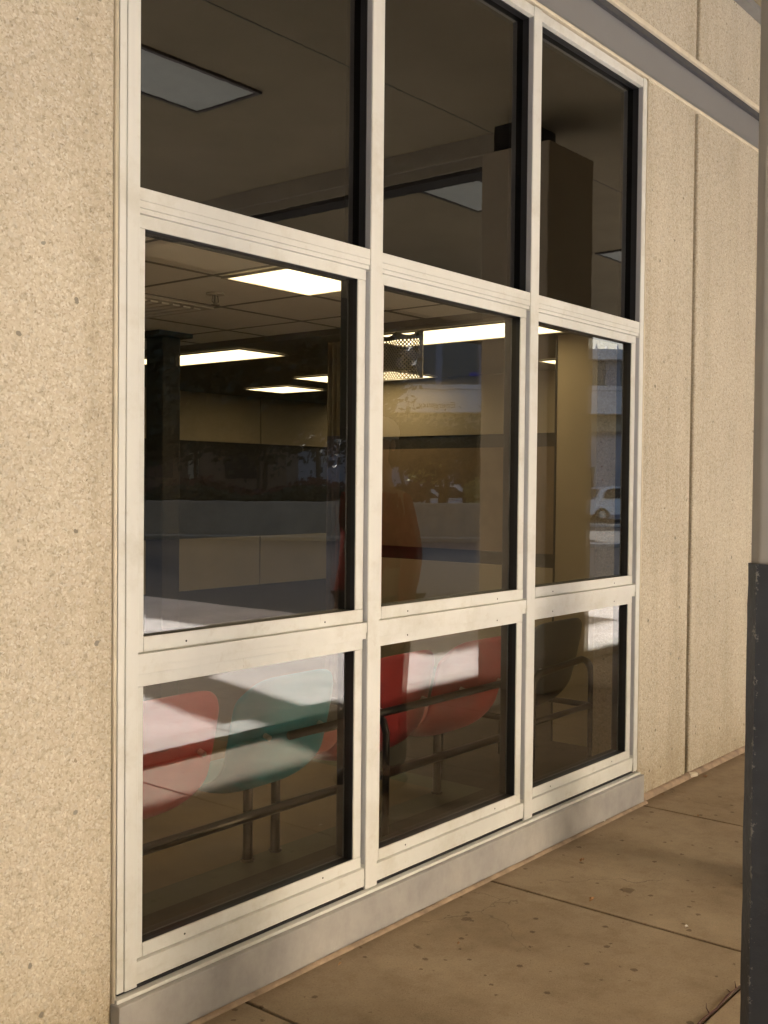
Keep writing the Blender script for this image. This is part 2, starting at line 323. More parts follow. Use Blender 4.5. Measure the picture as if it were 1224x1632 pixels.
# ------------------------------------------------------------------ helpers
class MB:
    def __init__(s): s.bm = bmesh.new()
    def box(s, x0, x1, y0, y1, z0, z1):
        vs = [s.bm.verts.new(p) for p in ((x0,y0,z0),(x1,y0,z0),(x1,y1,z0),(x0,y1,z0),(x0,y0,z1),(x1,y0,z1),(x1,y1,z1),(x0,y1,z1))]
        for f in ((0,3,2,1),(4,5,6,7),(0,1,5,4),(1,2,6,5),(2,3,7,6),(3,0,4,7)): s.bm.faces.new([vs[i] for i in f])
        return s
    def prism(s, pts, axis, a, b):
        """pts: 2D outline; axis 'x' -> (y,z) outline between x=a..b, 'z' -> (x,y), 'y' -> (x,z)"""
        def P(p, t): return {'x': (t, p[0], p[1]), 'z': (p[0], p[1], t), 'y': (p[0], t, p[1])}[axis]
        A = [s.bm.verts.new(P(p, a)) for p in pts]; B = [s.bm.verts.new(P(p, b)) for p in pts]
        n = len(pts); s.bm.faces.new(A); s.bm.faces.new(B[::-1])
        for i in range(n): s.bm.faces.new((A[i], B[i], B[(i+1) % n], A[(i+1) % n]))
        return s
    def tube(s, pts, r, seg=10, cap=True):
        pts = [Vector(p) for p in pts]; rings = []
        rr = r if isinstance(r, (list, tuple)) else [r]*len(pts)
        up = Vector((0, 0, 1)); prev = None
        for i, p in enumerate(pts):
            d = (pts[min(i+1, len(pts)-1)] - pts[max(i-1, 0)]).normalized()
            if prev is None:
                a = d.cross(up)
                if a.length < .01: a = d.cross(Vector((1, 0, 0)))
            else: a = prev - d*prev.dot(d)
            a.normalize(); prev = a; b = d.cross(a)
            rings.append([s.bm.verts.new(p + rr[i]*(math.cos(t)*a + math.sin(t)*b)) for t in [2*math.pi*k/seg for k in range(seg)]])
        for A, B in zip(rings, rings[1:]):
            for k in range(seg): s.bm.faces.new((A[k], A[(k+1) % seg], B[(k+1) % seg], B[k]))
        if cap: s.bm.faces.new(rings[0][::-1]); s.bm.faces.new(rings[-1])
        return s
    def ball(s, c, rx, ry, rz, u=12, v=8):
        mt = Matrix.Translation(c) @ Matrix.Diagonal((rx, ry, rz, 1))
        bmesh.ops.create_uvsphere(s.bm, u_segments=u, v_segments=v, radius=1, matrix=mt); return s
    def quad(s, a, b, c, d):
        s.bm.faces.new([s.bm.verts.new(p) for p in (a, b, c, d)]); return s
    def build(s, name, mat, parent=None, bevel=0, smooth=False, seg=2, fix=True):
        if fix: bmesh.ops.recalc_face_normals(s.bm, faces=s.bm.faces)
        off = Vector((0, 0, 0)); q = parent
        while q is not None: off += q.location; q = q.parent
        me = bpy.data.meshes.new(name)
        if parent is None:
            xs = [v.co for v in s.bm.verts]
            off = Vector(((min(p.x for p in xs)+max(p.x for p in xs))/2, (min(p.y for p in xs)+max(p.y for p in xs))/2, min(p.z for p in xs)))
        bmesh.ops.translate(s.bm, verts=s.bm.verts, vec=-off)
        s.bm.to_mesh(me); s.bm.free()
        me.materials.append(MT[mat])
        if smooth:
            for p in me.polygons: p.use_smooth = True
        o = bpy.data.objects.new(name, me); C.objects.link(o)
        if parent is not None: o.parent = parent
        else: o.location = off
        if bevel:
            bv = o.modifiers.new('bevel', 'BEVEL'); bv.width = bevel; bv.segments = seg; bv.limit_method = 'ANGLE'; bv.angle_limit = R_(40)
            for p in me.polygons: p.use_smooth = True
            try: bv.harden_normals = True
            except Exception: pass
        return o
def thing(name, label, cat, loc=(0, 0, 0), group=None):
    o = bpy.data.objects.new(name, None); C.objects.link(o); o.location = loc; o.empty_display_size = .1
    o['label'] = label; o['category'] = cat
    if group: o['group'] = group
    return o
def tag(o, label, cat, group=None):
    o['label'] = label; o['category'] = cat
    if group: o['group'] = group
    return o
def struct(o, kind='structure'): o['kind'] = kind; return o
def copy_thing(root, loc, label=None, rotz=None):
    def cp(o, par):
        c = o.copy(); C.objects.link(c); c.parent = par
        for ch in o.children: cp(ch, c)
        return c
    r = cp(root, None); r.location = loc
    if rotz is not None: r.rotation_euler = (0, 0, rotz)
    if label: r['label'] = label
    return r

# ================================================================== ground
b = MB(); b.quad((-300, -300, -.062), (300, -300, -.062), (300, 300, -.062), (-300, 300, -.062))
struct(b.build('ground', 'ground'))
b = MB(); b.quad((-60, -60, -.05), (70, -60, -.05), (70, -2.2, -.05), (-60, -2.2, -.05))
struct(b.build('road', 'asphalt'))
b = MB(); b.quad((-60, -9.9, -.044), (9.8, -9.9, -.044), (9.8, -2.2, -.044), (-60, -2.2, -.044)); b.quad((9.8, -4.8, -.044), (70, -4.8, -.044), (70, -2.2, -.044), (9.8, -2.2, -.044)); struct(b.build('driveway', 'drive'))
# walk slabs with open joints over a dirt bed
b = MB(); b.box(-6, 17, -2.27, .02, -.058, -.012); struct(b.build('pavement_bed', 'gap'))
b = MB()
xs = [-5.6, -4.27, -2.94, -1.61, -.28, .935, 2.255, 3.575, 4.913, 6.24, 7.57, 8.9, 10.2, 11.5, 12.8, 14.1, 15.4, 16.7]
for x0, x1 in zip(xs, xs[1:]):
    for y0, y1 in ((-2.28, -1.155), (-1.145, .015)):
        b.box(x0+.006, x1-.006, y0, y1, -.05, 0)
struct(b.build('pavement', 'walk', bevel=.005))
b = MB()
for i in range(-4, 12):
    b.box(i*1.5+.004, (i+1)*1.5-.004, -2.54, -2.285, -.06, .06)
struct(b.build('kerb', 'curb', bevel=.012))

# ================================================================== building wall
bw = thing('building', 'pale exposed-aggregate concrete building wall around the three-bay window', 'building', (3.4, .1, 0))
WY = .008
def panel(x0, x1, z0, z1, bev=.012):
    b = MB(); b.box(x0, x1, WY, .26, z0, z1); return b.build('wall_panel', 'wall', bw, bevel=bev, seg=3)
panel(-6, 1.812, -.06, 3.55); panel(4.953, 5.53, -.06, 3.55)
panel(5.575, 9.6, -.06, 3.55); panel(9.65, 13.4, -.06, 3.55); panel(13.45, 17.2, -.06, 3.55)
panel(-6, 1.50, 3.80, 4.6); panel(1.545, 5.53, 3.80, 4.6); panel(5.575, 9.6, 3.80, 4.6); panel(9.65, 13.4, 3.80, 4.6); panel(13.45, 17.2, 3.80, 4.6)
for x in (5.53, 9.6, 13.4):
    b = MB(); b.box(x-.01, x+.06, .030, .2, -.02, 3.545); b.build('joint_sealant', 'joint', bw)
    b = MB(); b.box(x-.01, x+.06, .030, .2, 3.79, 4.58); b.build('joint_sealant', 'joint', bw)
b = MB(); b.box(1.49, 1.56, .03, .2, 3.79, 4.58); b.build('joint_sealant', 'joint', bw)
b = MB(); b.box(-6, 17.2, .036, .25, 3.552, 3.80); b.build('reveal_channel', 'channel', bw)
b = MB(); b.box(-6, 17.2, .012, .032, 3.745, 3.775); b.build('channel_lip', 'lip', bw)
b = MB(); b.box(-6, 17.2, -.004, .034, 3.777, 3.802); b.box(-6, 17.2, .000, .034, 3.540, 3.556)
b.build('channel_caulk', 'caulk', bw, bevel=.004)
b = MB(); b.box(-6, 17.2, -.05, .007, 4.285, 4.32); b.box(-6, 17.2, -.03, .007, 4.32, 4.348); b.build('soffit_trim', 'trim', bw, bevel=.003)
b = MB()
for x0, x1 in ((-6, 1.80), (4.965, 17)):
    b.prism([(-.022, -.0), (-.016, .010), (-.006, .020), (.012, .024), (.012, -.0)], 'x', x0, x1)
b.prism([(-.052, 0), (-.046, .006), (-.036, .010), (-.028, 0)], 'x', 1.80, 4.965)
b.build('base_sealant', 'base_caulk', bw)
for x in (1.812, 4.953):
    b = MB(); b.tube([(x, .006, .14), (x, .006, 3.54)], .0065, 6); b.build('frame_sealant', 'caulk', bw, smooth=True)
b = MB(); b.box(1.806, 4.962, -.030, .20, -.05, .138); b.build('plinth', 'plinth', bw, bevel=.004)
# bit of torn backing rod at the foot of the joint
b = MB(); b.prism([(5.545, -.018), (5.60, -.035), (5.615, -.012), (5.57, .01)], 'z', .002, .022); b.build('torn_sealant', 'caulk', bw, bevel=.004)
# outer shell of the building above / behind, closes the room
b = MB(); b.box(-6, 17.2, .262, 9, 4.0, 4.6); b.box(-6.2, -6, .0, 9, -.06, 4.6); b.box(17.2, 17.4, 0, 9, -.06, 4.6); b.box(-6, 17.2, 9, 9.2, -.06, 4.6)
b.build('outer_shell', 'dark', bw)

# ================================================================== window
win = thing('window', 'three-bay cream aluminium window with nine panes, set in the pale concrete wall', 'window', (3.38, .03, .14))
MX = [(1.822, 1.888), (2.865, 2.928), (3.897, 3.960), (4.900, 4.948)]
BAYS = [(1.888, 2.865), (2.928, 3.897), (3.960, 4.900)]
for i, (x0, x1) in enumerate(MX):
    b = MB()
    if i == 0: b.box(1.846, x1, 0, .05, .158, 3.530); b.box(x0, 1.8455, .004, .05, .158, 3.530)
    elif i == 3: b.box(x0, 4.932, 0, .05, .158, 3.530); b.box(4.9325, x1, .004, .05, .158, 3.530)
    else: b.box(x0, x1, 0, .05, .152, 3.530)
    b.build('jamb' if i in (0, 3) else 'mullion', 'frame', win, bevel=.0018)
# shade on the inner mullion returns is painted as a grey strip
b = MB()
for (x0, x1) in BAYS:
    b.box(x1-.0025, x1-.0005, .0035, .0495, .24, 1.020); b.box(x1-.0025, x1-.0005, .0035, .0495, 1.085, 2.28); b.box(x1-.0025, x1-.0005, .0035, .0245, 2.356, 3.484)
b.build('shaded_return', 'recess', win)
for (x0, x1) in BAYS:
    e = .0006
    b = MB(); b.box(x0+e, x1-e, .003, .049, 3.487, 3.528); b.build('head', 'frame', win, bevel=.0018)
    b = MB(); b.box(x0+e, x1-e, .003, .027, 2.320, 2.354); b.box(x0+e, x1-e, .0034, .027, 2.300, 2.3194); b.box(x0+e, x1-e, .008, .049, 2.286, 2.2995); b.box(x0+e, x1-e, .0275, .049, 2.2999, 2.3488)
    b.build('transom', 'frame', win, bevel=.0007)
    b = MB(); b.box(x0+e, x1-e, .003, .049, 1.043, 1.079); b.box(x0+e, x1-e, .0065, .049, 1.022, 1.0425)
    b.build('transom', 'frame', win, bevel=.0007)
    b = MB(); b.box(x0+e, x1-e, .004, .049, .190, .226); b.prism([(.006, .163), (.006, .1895), (.049, .1895), (.049, .163)], 'x', x0+e, x1-e)
    b.build('sill', 'frame', win, bevel=.0012)
    # upper fixed light
    b = MB(); b.quad((x0+.0, .053, 2.352), (x1, .053, 2.352), (x1, .053, 3.487), (x0, .053, 3.487)); b.build('glass_pane', 'glass_up', win, fix=False)
    b = MB(); b.box(x0, x1, .117, .15, 2.34, 3.5); b.build('spandrel_panel', 'backpan', win)
    b = MB(); b.box(x1-.005, x1-.0002, .0255, .12, 2.351, 3.4865); b.box(x0+.0002, x0+.005, .0255, .12, 2.351, 3.4865); b.box(x0+.0055, x1-.0055, .0278, .12, 2.3492, 2.3535); b.box(x0+.0055, x1-.0055, .0255, .12, 3.482, 3.4865)
    b.build('inner_frame', 'black', win)
    # two sashes
    for (z0, z1, bt) in ((1.0795, 2.2855, .044), (.2265, 1.0215, .038)):
        w = .040; tp = .036
        xl, xr = x0+.0008, x1-.003
        b = MB(); b.box(xl, xl+w-.008, .020, .026, z0, z1-tp-.0008); b.box(xr-w, xr, .020, .026, z0+bt+.0008, z1-tp-.0008)
        b.box(xl, xr, .0192, .026, z1-tp, z1); b.box(xl+w-.0072, xr, .0192, .026, z0, z0+bt)
        sh = b.build('sash', 'frame', win, bevel=.0012)
        gx0, gx1, gz0, gz1 = xl+w-.009, xr-w+.001, z0+bt-.001, z1-tp+.001
        b = MB(); b.quad((gx0, .045, gz0), (gx1, .045, gz0), (gx1, .045, gz1), (gx0, .045, gz1)); b.build('glass_pane', 'glass', sh, fix=False)
        b = MB(); b.quad((gx0, .060, gz0), (gx1, .0605, gz0), (gx1, .0605, gz1), (gx0, .060, gz1)); b.build('inner_glass_pane', 'glass2', sh, fix=False)
        b = MB(); b.box(xr-w+.0015, xr, .0265, .10, z0, z1); b.box(xl, xl+w-.0095, .0265, .10, z0, z1); b.box(xl+w-.009, xr-w+.001, .0265, .10, z1-tp+.0015, z1); b.box(xl+w-.009, xr-w+.001, .0265, .10, z0, z0+bt-.0015)
        b.build('gasket', 'black', sh)
        b = MB()
        for fx in (.19, .80):
            xx = xl+fx*(xr-xl); zz = z0+.017 if z0 < .5 or True else z0
            b.tube([(xx, .0185, zz), (xx, .0195, zz)], .0032, 8)
            if z0 < .5 and x0 > 2.9: b.tube([(xx, .0185, z1-.012), (xx, .0195, z1-.012)], .0032, 8)
        b.build('weep_hole', 'black', sh)
b = MB(); b.box(1.83, 4.94, .010, .05, .150, .1575); b.build('shadow_strip', 'black', win)  # solid black strip draws the shadow line under the frame
b = MB(); b.box(1.812, 4.955, -.012, .05, .1385, .1495); b.build('sill_flashing', 'frame', win, bevel=.002)

# ================================================================== room inside
b = MB(); b.box(-6, 17.2, .11, 9, -.05, -.004); struct(b.build('floor', 'iblack'))
b = MB(); b.quad((-6, .70, 0), (4.64, .70, 0), (4.64, 9, 0), (-6, 9, 0)); struct(b.build('floor_border', 'igreen'))
b = MB(); b.quad((-6, .86, .004), (4.46, .86, .004), (4.46, 9, .004), (-6, 9, .004)); struct(b.build('floor_field', 'ifloor'))
CZ = 2.47
b = MB(); b.box(-6, 4.80, .16, 9, CZ, CZ+.1); struct(b.build('ceiling', 'tile'))
b = MB()
for k in range(-14, 3): b.box(3.265+k*.605-.011, 3.265+k*.605+.011, .16, 9, CZ-.002, CZ+.002)
for k in range(-1, 13): b.box(-6, 4.80, 1.24+k*.615-.011, 1.24+k*.615+.011, CZ-.003, CZ+.001)
struct(b.build('ceiling_grid', 'grid'))
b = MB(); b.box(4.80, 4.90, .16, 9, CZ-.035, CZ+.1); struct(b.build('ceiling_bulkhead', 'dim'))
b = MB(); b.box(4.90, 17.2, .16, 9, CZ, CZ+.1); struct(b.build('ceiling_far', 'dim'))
iw = thing('interior_wall', 'tan corner wall inside the room with a dark framed board', 'wall', (7.55, 3, 0))
b = MB(); b.box(7.5, 7.62, 1.0, 4.36, 1.98, CZ); b.box(7.5, 7.62, 1.0, 4.36, 0.0, .91); b.build('wall_face', 'tan', iw)
b = MB(); b.box(7.515, 7.60, 1.0, 4.36, .9105, 1.9795); b.build('board_frame', 'dark', iw)
b = MB(); b.box(7.50, 7.514, 1.86, 4.30, 1.02, 1.87); b.build('board', 'brown', iw)
iw2 = thing('interior_wall', 'dark back wall inside with two rows of tan panels', 'wall', (8, 6.1, 0))
b = MB(); b.box(-6, 12, 6.0, 6.15, 0, CZ); b.build('wall_face', 'dark', iw2)
for z0, z1 in ((1.98, CZ-.002), (.48, 1.0)):
    for x0, x1 in ((3.6, 4.8), (4.82, 6.68), (7.03, 8.19), (8.205, 9.36)):
        b = MB(); b.box(x0, x1, 5.985, 5.999, z0, z1); b.build('tan_panel', 'tan', iw2, bevel=.003)
iw3 = thing('interior_wall', 'tan side wall inside, beside the right end of the window', 'wall', (5.85, .7, 0))
yw = .98
b = MB(); b.box(5.80, 5.95, .26, yw, 0, CZ); b.build('wall_face', 'tan', iw3)
b = MB(); b.box(5.795, 5.955, yw+.0005, yw+.012, 0, CZ); b.build('shadow_edge', 'black', iw3)  # black strip paints the thin shadow at the wall end
# slim dark post
pst = thing('support_post', 'slim dark steel post inside the room near the left pane', 'post', (4.33, 2.88, 0))
b = MB(); b.box(4.26, 4.40, 2.80, 2.96, 0, CZ-.03); b.build('shaft', 'fascia', pst, bevel=.01)
b = MB(); b.box(4.20, 4.46, 2.76, 3.0, CZ-.03, CZ-.004); b.build('head_plate', 'fascia', pst)
# lamps
def lamp(name, x0, x1, y0, y1, label):
    t = thing(name, label, 'ceiling light', ((x0+x1)/2, (y0+y1)/2, CZ-.01), 'lit ceiling lights inside the room')
    b = MB(); b.box(x0, x1, y0, y1, CZ-.010, CZ-.004); b.build('diffuser', 'lamp', t)
    b = MB(); w = .018
    b.box(x0-w, x0-.0005, y0-w, y1+w, CZ-.014, CZ-.0035); b.box(x1+.0005, x1+w, y0-w, y1+w, CZ-.014, CZ-.0035); b.box(x0, x1, y0-w, y0-.0005, CZ-.014, CZ-.0035); b.box(x0, x1, y1+.0005, y1+w, CZ-.014, CZ-.0035)
    b.build('lamp_frame', 'lampf', t)
lamp('ceiling_light', 3.31, 3.84, .22, 1.205, 'warm lit ceiling panel nearest the glass, at the top of the left pane')
lamp('ceiling_light', 5.10, 5.54, 3.03, 4.30, 'long lit ceiling panel behind the slim dark post')
lamp('ceiling_light', 7.28, 7.78, 4.70, 5.26, 'small far lit ceiling panel above the tan back wall panels')
lamp('ceiling_light', 6.76, 7.34, 3.05, 4.12, 'lit ceiling panel seen through the hanging net curtain')
lamp('ceiling_light', 5.12, 5.62, .84, 2.02, 'bright lit ceiling panel at the top of the middle pane')
lamp('ceiling_light', 6.83, 7.42, .55, 1.73, 'lit ceiling panel at the top of the right pane')
for i, (lx, ly) in enumerate(((-4.0, 1.5), (-1.5, 1.5), (1.0, 1.5), (-4.0, 4.0), (-1.5, 4.0), (1.0, 4.0), (9.4, .7), (9.4, 3.0), (9.6, 4.9), (12, 1.5), (12, 4))):  # unseen lamps added to raise the room light
    lamp('ceiling_light', lx, lx+.53, ly, ly+1.1, 'added unseen ceiling panel that brightens the room')
# sprinkler
t = thing('sprinkler', 'small fire sprinkler head under the white ceiling tiles', 'sprinkler', (3.58, 1.58, CZ))
b = MB(); b.tube([(3.58, 1.58, CZ-.001), (3.58, 1.58, CZ-.008)], .045, 16); b.build('cover', 'lampf', t)
b = MB(); b.tube([(3.58, 1.58, CZ-.008), (3.58, 1.58, CZ-.05)], .007, 8); b.tube([(3.565, 1.58, CZ-.01), (3.56, 1.58, CZ-.04), (3.58, 1.58, CZ-.055)], .003, 6); b.tube([(3.595, 1.58, CZ-.01), (3.60, 1.58, CZ-.04), (3.58, 1.58, CZ-.055)], .003, 6); b.tube([(3.58, 1.58, CZ-.055), (3.58, 1.58, CZ-.059)], .022, 12); b.build('nozzle', 'grid', t)

t = thing('ceiling_slats', 'pale slatted square set in the white ceiling tiles beyond the sprinkler', 'air vent', (3.57, 2.18, CZ))
b = MB(); b.box(3.29, 3.85, 1.89, 2.46, CZ-.012, CZ-.004); b.build('frame', 'lampf', t)  # pale slatted square filling one tile cell
b = MB()
for k in range(7): b.box(3.33+k*.07, 3.375+k*.07, 1.93, 2.42, CZ-.02, CZ-.0125)
b.build('slats', 'paper', t)
# hanging curtain with a net top
cu_ = thing('curtain', 'hanging cubicle curtain with a pale net top on hooks', 'curtain', (5.0, 1.7, 1.9))
def sheet(y0, y1, z0, z1, amp, waves, x=5.0, n=60, top=None):
    b = MB(); prev = None
    for i in range(n+1):
        t_ = i/n; y = y0+(y1-y0)*t_; xx = x+amp*math.sin(waves*2*math.pi*t_)
        zt = z1 - (top*(abs(math.sin(3*math.pi*t_))) if top else 0)
        cur = (b.bm.verts.new((xx, y, z0)), b.bm.verts.new((xx, y, zt)))
        if prev: b.bm.faces.new((prev[0], cur[0], cur[1], prev[1]))
        prev = cur
    return b
sheet(1.42, 1.92, 2.17, 2.40, .012, 2.5, n=50).build('net', 'net', cu_, smooth=True)
b = sheet(1.42, 1.92, 2.40, 2.445, .012, 2.5, n=50, top=.018); b.build('hem', 'hem', cu_, smooth=True)
b = MB(); b.box(4.996, 5.004, 1.397, 1.42, 2.17, 2.44); b.build('side_hem', 'hem', cu_)
for y in (1.44, 1.60, 1.76, 1.92):
    b = MB(); b.tube([(4.985, y, 2.425), (5.015, y, 2.425)], .009, 12); b.build('grommet', 'chrome', cu_)
    b = MB(); b.tube([(5.0, y, 2.425), (5.008, y, 2.45), (5.0, y, CZ)], .0022, 6); b.build('hook', 'grid', cu_)
sheet(1.92, 2.11, 1.85, 2.42, .035, 5, n=80).build('bunched_net', 'drape_up', cu_, smooth=True)
sheet(1.92, 2.11, .35, 1.85, .035, 5, n=80).build('drape', 'drape', cu_, smooth=True)

# ------------------------------------------------------------------ seats
def shell(cx, mat, parent, w=.25, label=None, y0=0.0, top=.83):
    prof = [(.485, top), (.495, top-.05), (.510, .72), (.530, .62), (.558, .52), (.600, .43), (.665, .365), (.76, .345), (.88, .365), (1.00, .385), (1.05, .37)]
    b = MB(); nu = 17; rows = []
    for j, (y, z) in enumerate(prof):
        fr = j/(len(prof)-1); row = []
        ww = w*(1-.055*max(0, 1-j/1.5)) if j < 2 else w
        if j > 8: ww = w*(1-.04*(j-8))
        for i in range(nu):
            u = -1+2*i/(nu-1); a = abs(u)
            uu = math.copysign(1-(1-a)**1.15, u)
            curl = a**3.2
            yy = y0+y + .05*curl*(1 if j < 5 else .3)      # back wraps forward at its sides
            zz = z + (.05*curl if 5 <= j < 9 else 0)
            if j == 0: zz -= .085*a**5.0
            if j == 1: zz -= .035*a**5.0
            row.append(b.bm.verts.new((cx+ww*uu, yy, zz)))
        rows.append(row)
    for A, B in zip(rows, rows[1:]):
        for i in range(nu-1): b.bm.faces.new((A[i], A[i+1], B[i+1], B[i]))
    o = b.build('seat_shell', mat, parent, smooth=True)
    so = o.modifiers.new('thick', 'SOLIDIFY'); so.thickness = .022; so.offset = 0
    ss = o.modifiers.new('sub', 'SUBSURF'); ss.levels = 2; ss.render_levels = 2
    if label: o['label'] = label
    for u_ in (-.55, .55):
        b = MB(); xx = cx+w*u_; b.tube([(xx, .487+y0, .60), (xx, .513+y0, .607)], .011, 10); b.build('bolt', 'chrome', o)
    return o
bench = thing('tandem_bench', 'row of joined red and teal moulded plastic seats on black steel rails', 'bench', (3.2, .8, 0))
shell(2.41, 'red', bench, .272, 'red moulded seat at the left end of the row'); shell(3.03, 'teal', bench, .270, 'teal moulded seat between two red seats')
shell(3.70, 'red', bench, .285, 'red moulded seat right of the teal one'); shell(4.31, 'red', bench, .285, 'red moulded seat beside the slate armchair')
for (xa, xb, y, z, r) in ((1.7, 4.58, .475, .335, .019), (2.95, 4.58, .450, .605, .017), (1.7, 4.58, .95, .355, .017)):
    b = MB(); b.tube([(xa, y, z), (xb, y, z)], r, 12); b.build('rail', 'blackm', bench, smooth=True)
for x in (3.11, 3.27, 4.42, 2.0):
    b = MB(); b.tube([(x, .84, .0), (x, .84, .42)], .021, 12); b.tube([(x, .84, 0), (x, .84, .008)], .03, 12); b.build('leg', 'blackm', bench, smooth=True)
b = MB(); b.tube([(3.515, .44, 0), (3.515, .44, .52), (3.512, .455, .57), (3.51, .50, .605), (3.51, .60, .615), (3.51, .95, .615)], .016, 12); b.build('arm_frame', 'blackm', bench, smooth=True)
ch = thing('armchair', 'slate grey plastic armchair with a black tube frame, behind the right pane', 'chair', (5.05, .75, 0))
shell(5.03, 'slate', ch, .31, top=.855)
b = MB(); b.tube([(4.72, .47, 0), (4.72, .47, .50), (4.735, .47, .565), (4.78, .47, .60), (4.85, .47, .605), (5.22, .47, .625), (5.285, .47, .605), (5.325, .47, .56), (5.335, .47, .50), (5.335, .47, 0)], .019, 12); b.build('back_frame', 'blackm', ch, smooth=True)
for x in (4.73, 5.325):
    b = MB(); b.tube([(x, .47, .36), (x, 1.02, .36), (x, 1.04, .33), (x, 1.05, 0)], .016, 12); b.build('leg', 'blackm', ch, smooth=True)
b = MB(); b.tube([(4.74, .47, .36), (5.32, .47, .36)], .016, 12); b.build('stretcher', 'blackm', ch, smooth=True)

# ================================================================== canopy outside
SZ = 4.35
can = thing('canopy', 'deep plastered entrance canopy mirrored in the dark upper panes', 'canopy', (6, -5.5, SZ))
b = MB(); b.box(-14, 17, -8.35, -.002, SZ, SZ+.35); b.build('soffit', 'soffit', can)
b = MB(); b.box(-14.2, 17.2, -8.55, -8.3505, 4.08, SZ+.5); b.build('fascia', 'fascia', can)
b = MB(); b.box(7.0, 11.6, -8.53, -8.37, 3.72, 4.079); b.build('shade_drop', 'fascia', can, bevel=.01)  # added drop below the fascia, cuts the sun strip off the walk
b = MB(); b.box(7.28, 7.56, -8.35, -2.27, 4.20, SZ-.001); b.box(7.31, 7.56, -8.35, -2.29, 4.12, 4.1995); b.build('beam', 'beam', can)
b = MB(); b.box(7.33, 7.54, -8.35, -2.29, 4.085, 4.1195); b.build('beam_shoe', 'fascia', can)
b = MB(); b.box(-14, 17, -2.36, -2.35, SZ-.0025, SZ-.0005); b.build('panel_joint', 'lens_frame', can)
def off_light(x0, label):
    x1 = x0+1.20; y0, y1 = -3.80, -3.18
    t = thing('soffit_light', label, 'ceiling light', (x0+.6, -3.49, SZ), 'unlit soffit lights under the canopy')
    b = MB(); b.box(x0, x1, y0, y1, SZ-.012, SZ-.004); b.build('diffuser', 'lens_off', t)
    b = MB(); w = .035
    b.box(x0-w, x0-.001, y0-w, y1+w, SZ-.02, SZ-.001); b.box(x1+.001, x1+w, y0-w, y1+w, SZ-.02, SZ-.001); b.box(x0, x1, y0-w, y0-.001, SZ-.02, SZ-.001); b.box(x0, x1, y1+.001, y1+w, SZ-.02, SZ-.001)
    b.build('lamp_frame', 'lens_frame', t)
off_light(4.28, 'unlit soffit light reflected in the upper left pane'); off_light(8.0, 'unlit soffit light reflected beside the beam in the upper middle pane'); off_light(11.75, 'unlit soffit light reflected at the right of the clad column')
col = thing('column', 'square beige clad canopy column with a black neck, mirrored in the glass', 'column', (7.36, -2, 0))
b = MB(); b.box(7.02, 7.70, -2.278, -1.68, .001, 4.11); b.build('cladding', 'column', col, bevel=.015)
b = MB(); b.box(7.16, 7.60, -2.26, -1.97, 4.11, SZ-.0005); b.build('neck', 'neck', col)
# near post at the right edge
np_ = thing('corner_post', 'painted steel post at the right edge, pale grey above and dark blue below', 'post', (2.5, -1.66, 0))
def chamf(x0, x1, y0, y1, c): return [(x0+c, y0), (x1-c, y0), (x1, y0+c), (x1, y1-c), (x1-c, y1), (x0+c, y1), (x0, y1-c), (x0, y0+c)]
b = MB(); b.prism(chamf(2.335, 2.62, -1.81, -1.515, .03), 'z', 1.385, SZ-.001); b.build('upper_shaft', 'post', np_, bevel=.006)
b = MB(); n = 30
pts = chamf(2.331, 2.625, -1.815, -1.511, .03); rings = []
for k in range(n+1):
    z = 1.388*k/n; rings.append([b.bm.verts.new((x+random.uniform(-.0012, .0012), y+random.uniform(-.0012, .0012), z)) for x, y in pts])
for A, B_ in zip(rings, rings[1:]):
    for i in range(8): b.bm.faces.new((A[i], A[(i+1) % 8], B_[(i+1) % 8], B_[i]))
b.bm.faces.new(rings[-1]); b.build('lower_shaft', 'boot', np_, smooth=False)

# ================================================================== mirrored street side
def mpt(px, dep):
    """street point whose mirror image stands at picture column px and depth dep"""
    a = (px-612)/F_PX; q = cw + a*cr
    return Vector((dep*q.x, -(dep*q.y-DIST-.08)))
class Fr:   # local frame on the ground
    def __init__(s, o, d): s.o = Vector((o[0], o[1])); s.d = Vector(d).normalized(); s.n = Vector((-s.d.y, s.d.x))
    def p(s, u, v, z): q = s.o+s.d*u+s.n*v; return (q.x, q.y, z)
def fbox(b, fr, u0, u1, v0, v1, z0, z1):
    vs = [b.bm.verts.new(fr.p(*p)) for p in ((u0,v0,z0),(u1,v0,z0),(u1,v1,z0),(u0,v1,z0),(u0,v0,z1),(u1,v0,z1),(u1,v1,z1),(u0,v1,z1))]
    for f in ((0,3,2,1),(4,5,6,7),(0,1,5,4),(1,2,6,5),(2,3,7,6),(3,0,4,7)): b.bm.faces.new([vs[i] for i in f])
A_, B_ = mpt(40, 32), mpt(905, 32)
fr = Fr(A_, B_-A_); L = (B_-A_).length
rw = thing('retaining_wall', 'low grey concrete retaining wall across the road, mirrored in the middle panes', 'wall', (*((A_+B_)/2), 0))
b = MB(); fbox(b, fr, 0, L, -.3, 0, -.06, 1.05); b.build('wall_face', 'ret', rw, bevel=.03)
b = MB(); fbox(b, fr, 0, L, .0, .9, -.06, .07); struct(b.build('far_kerb', 'ret', bevel=.02))
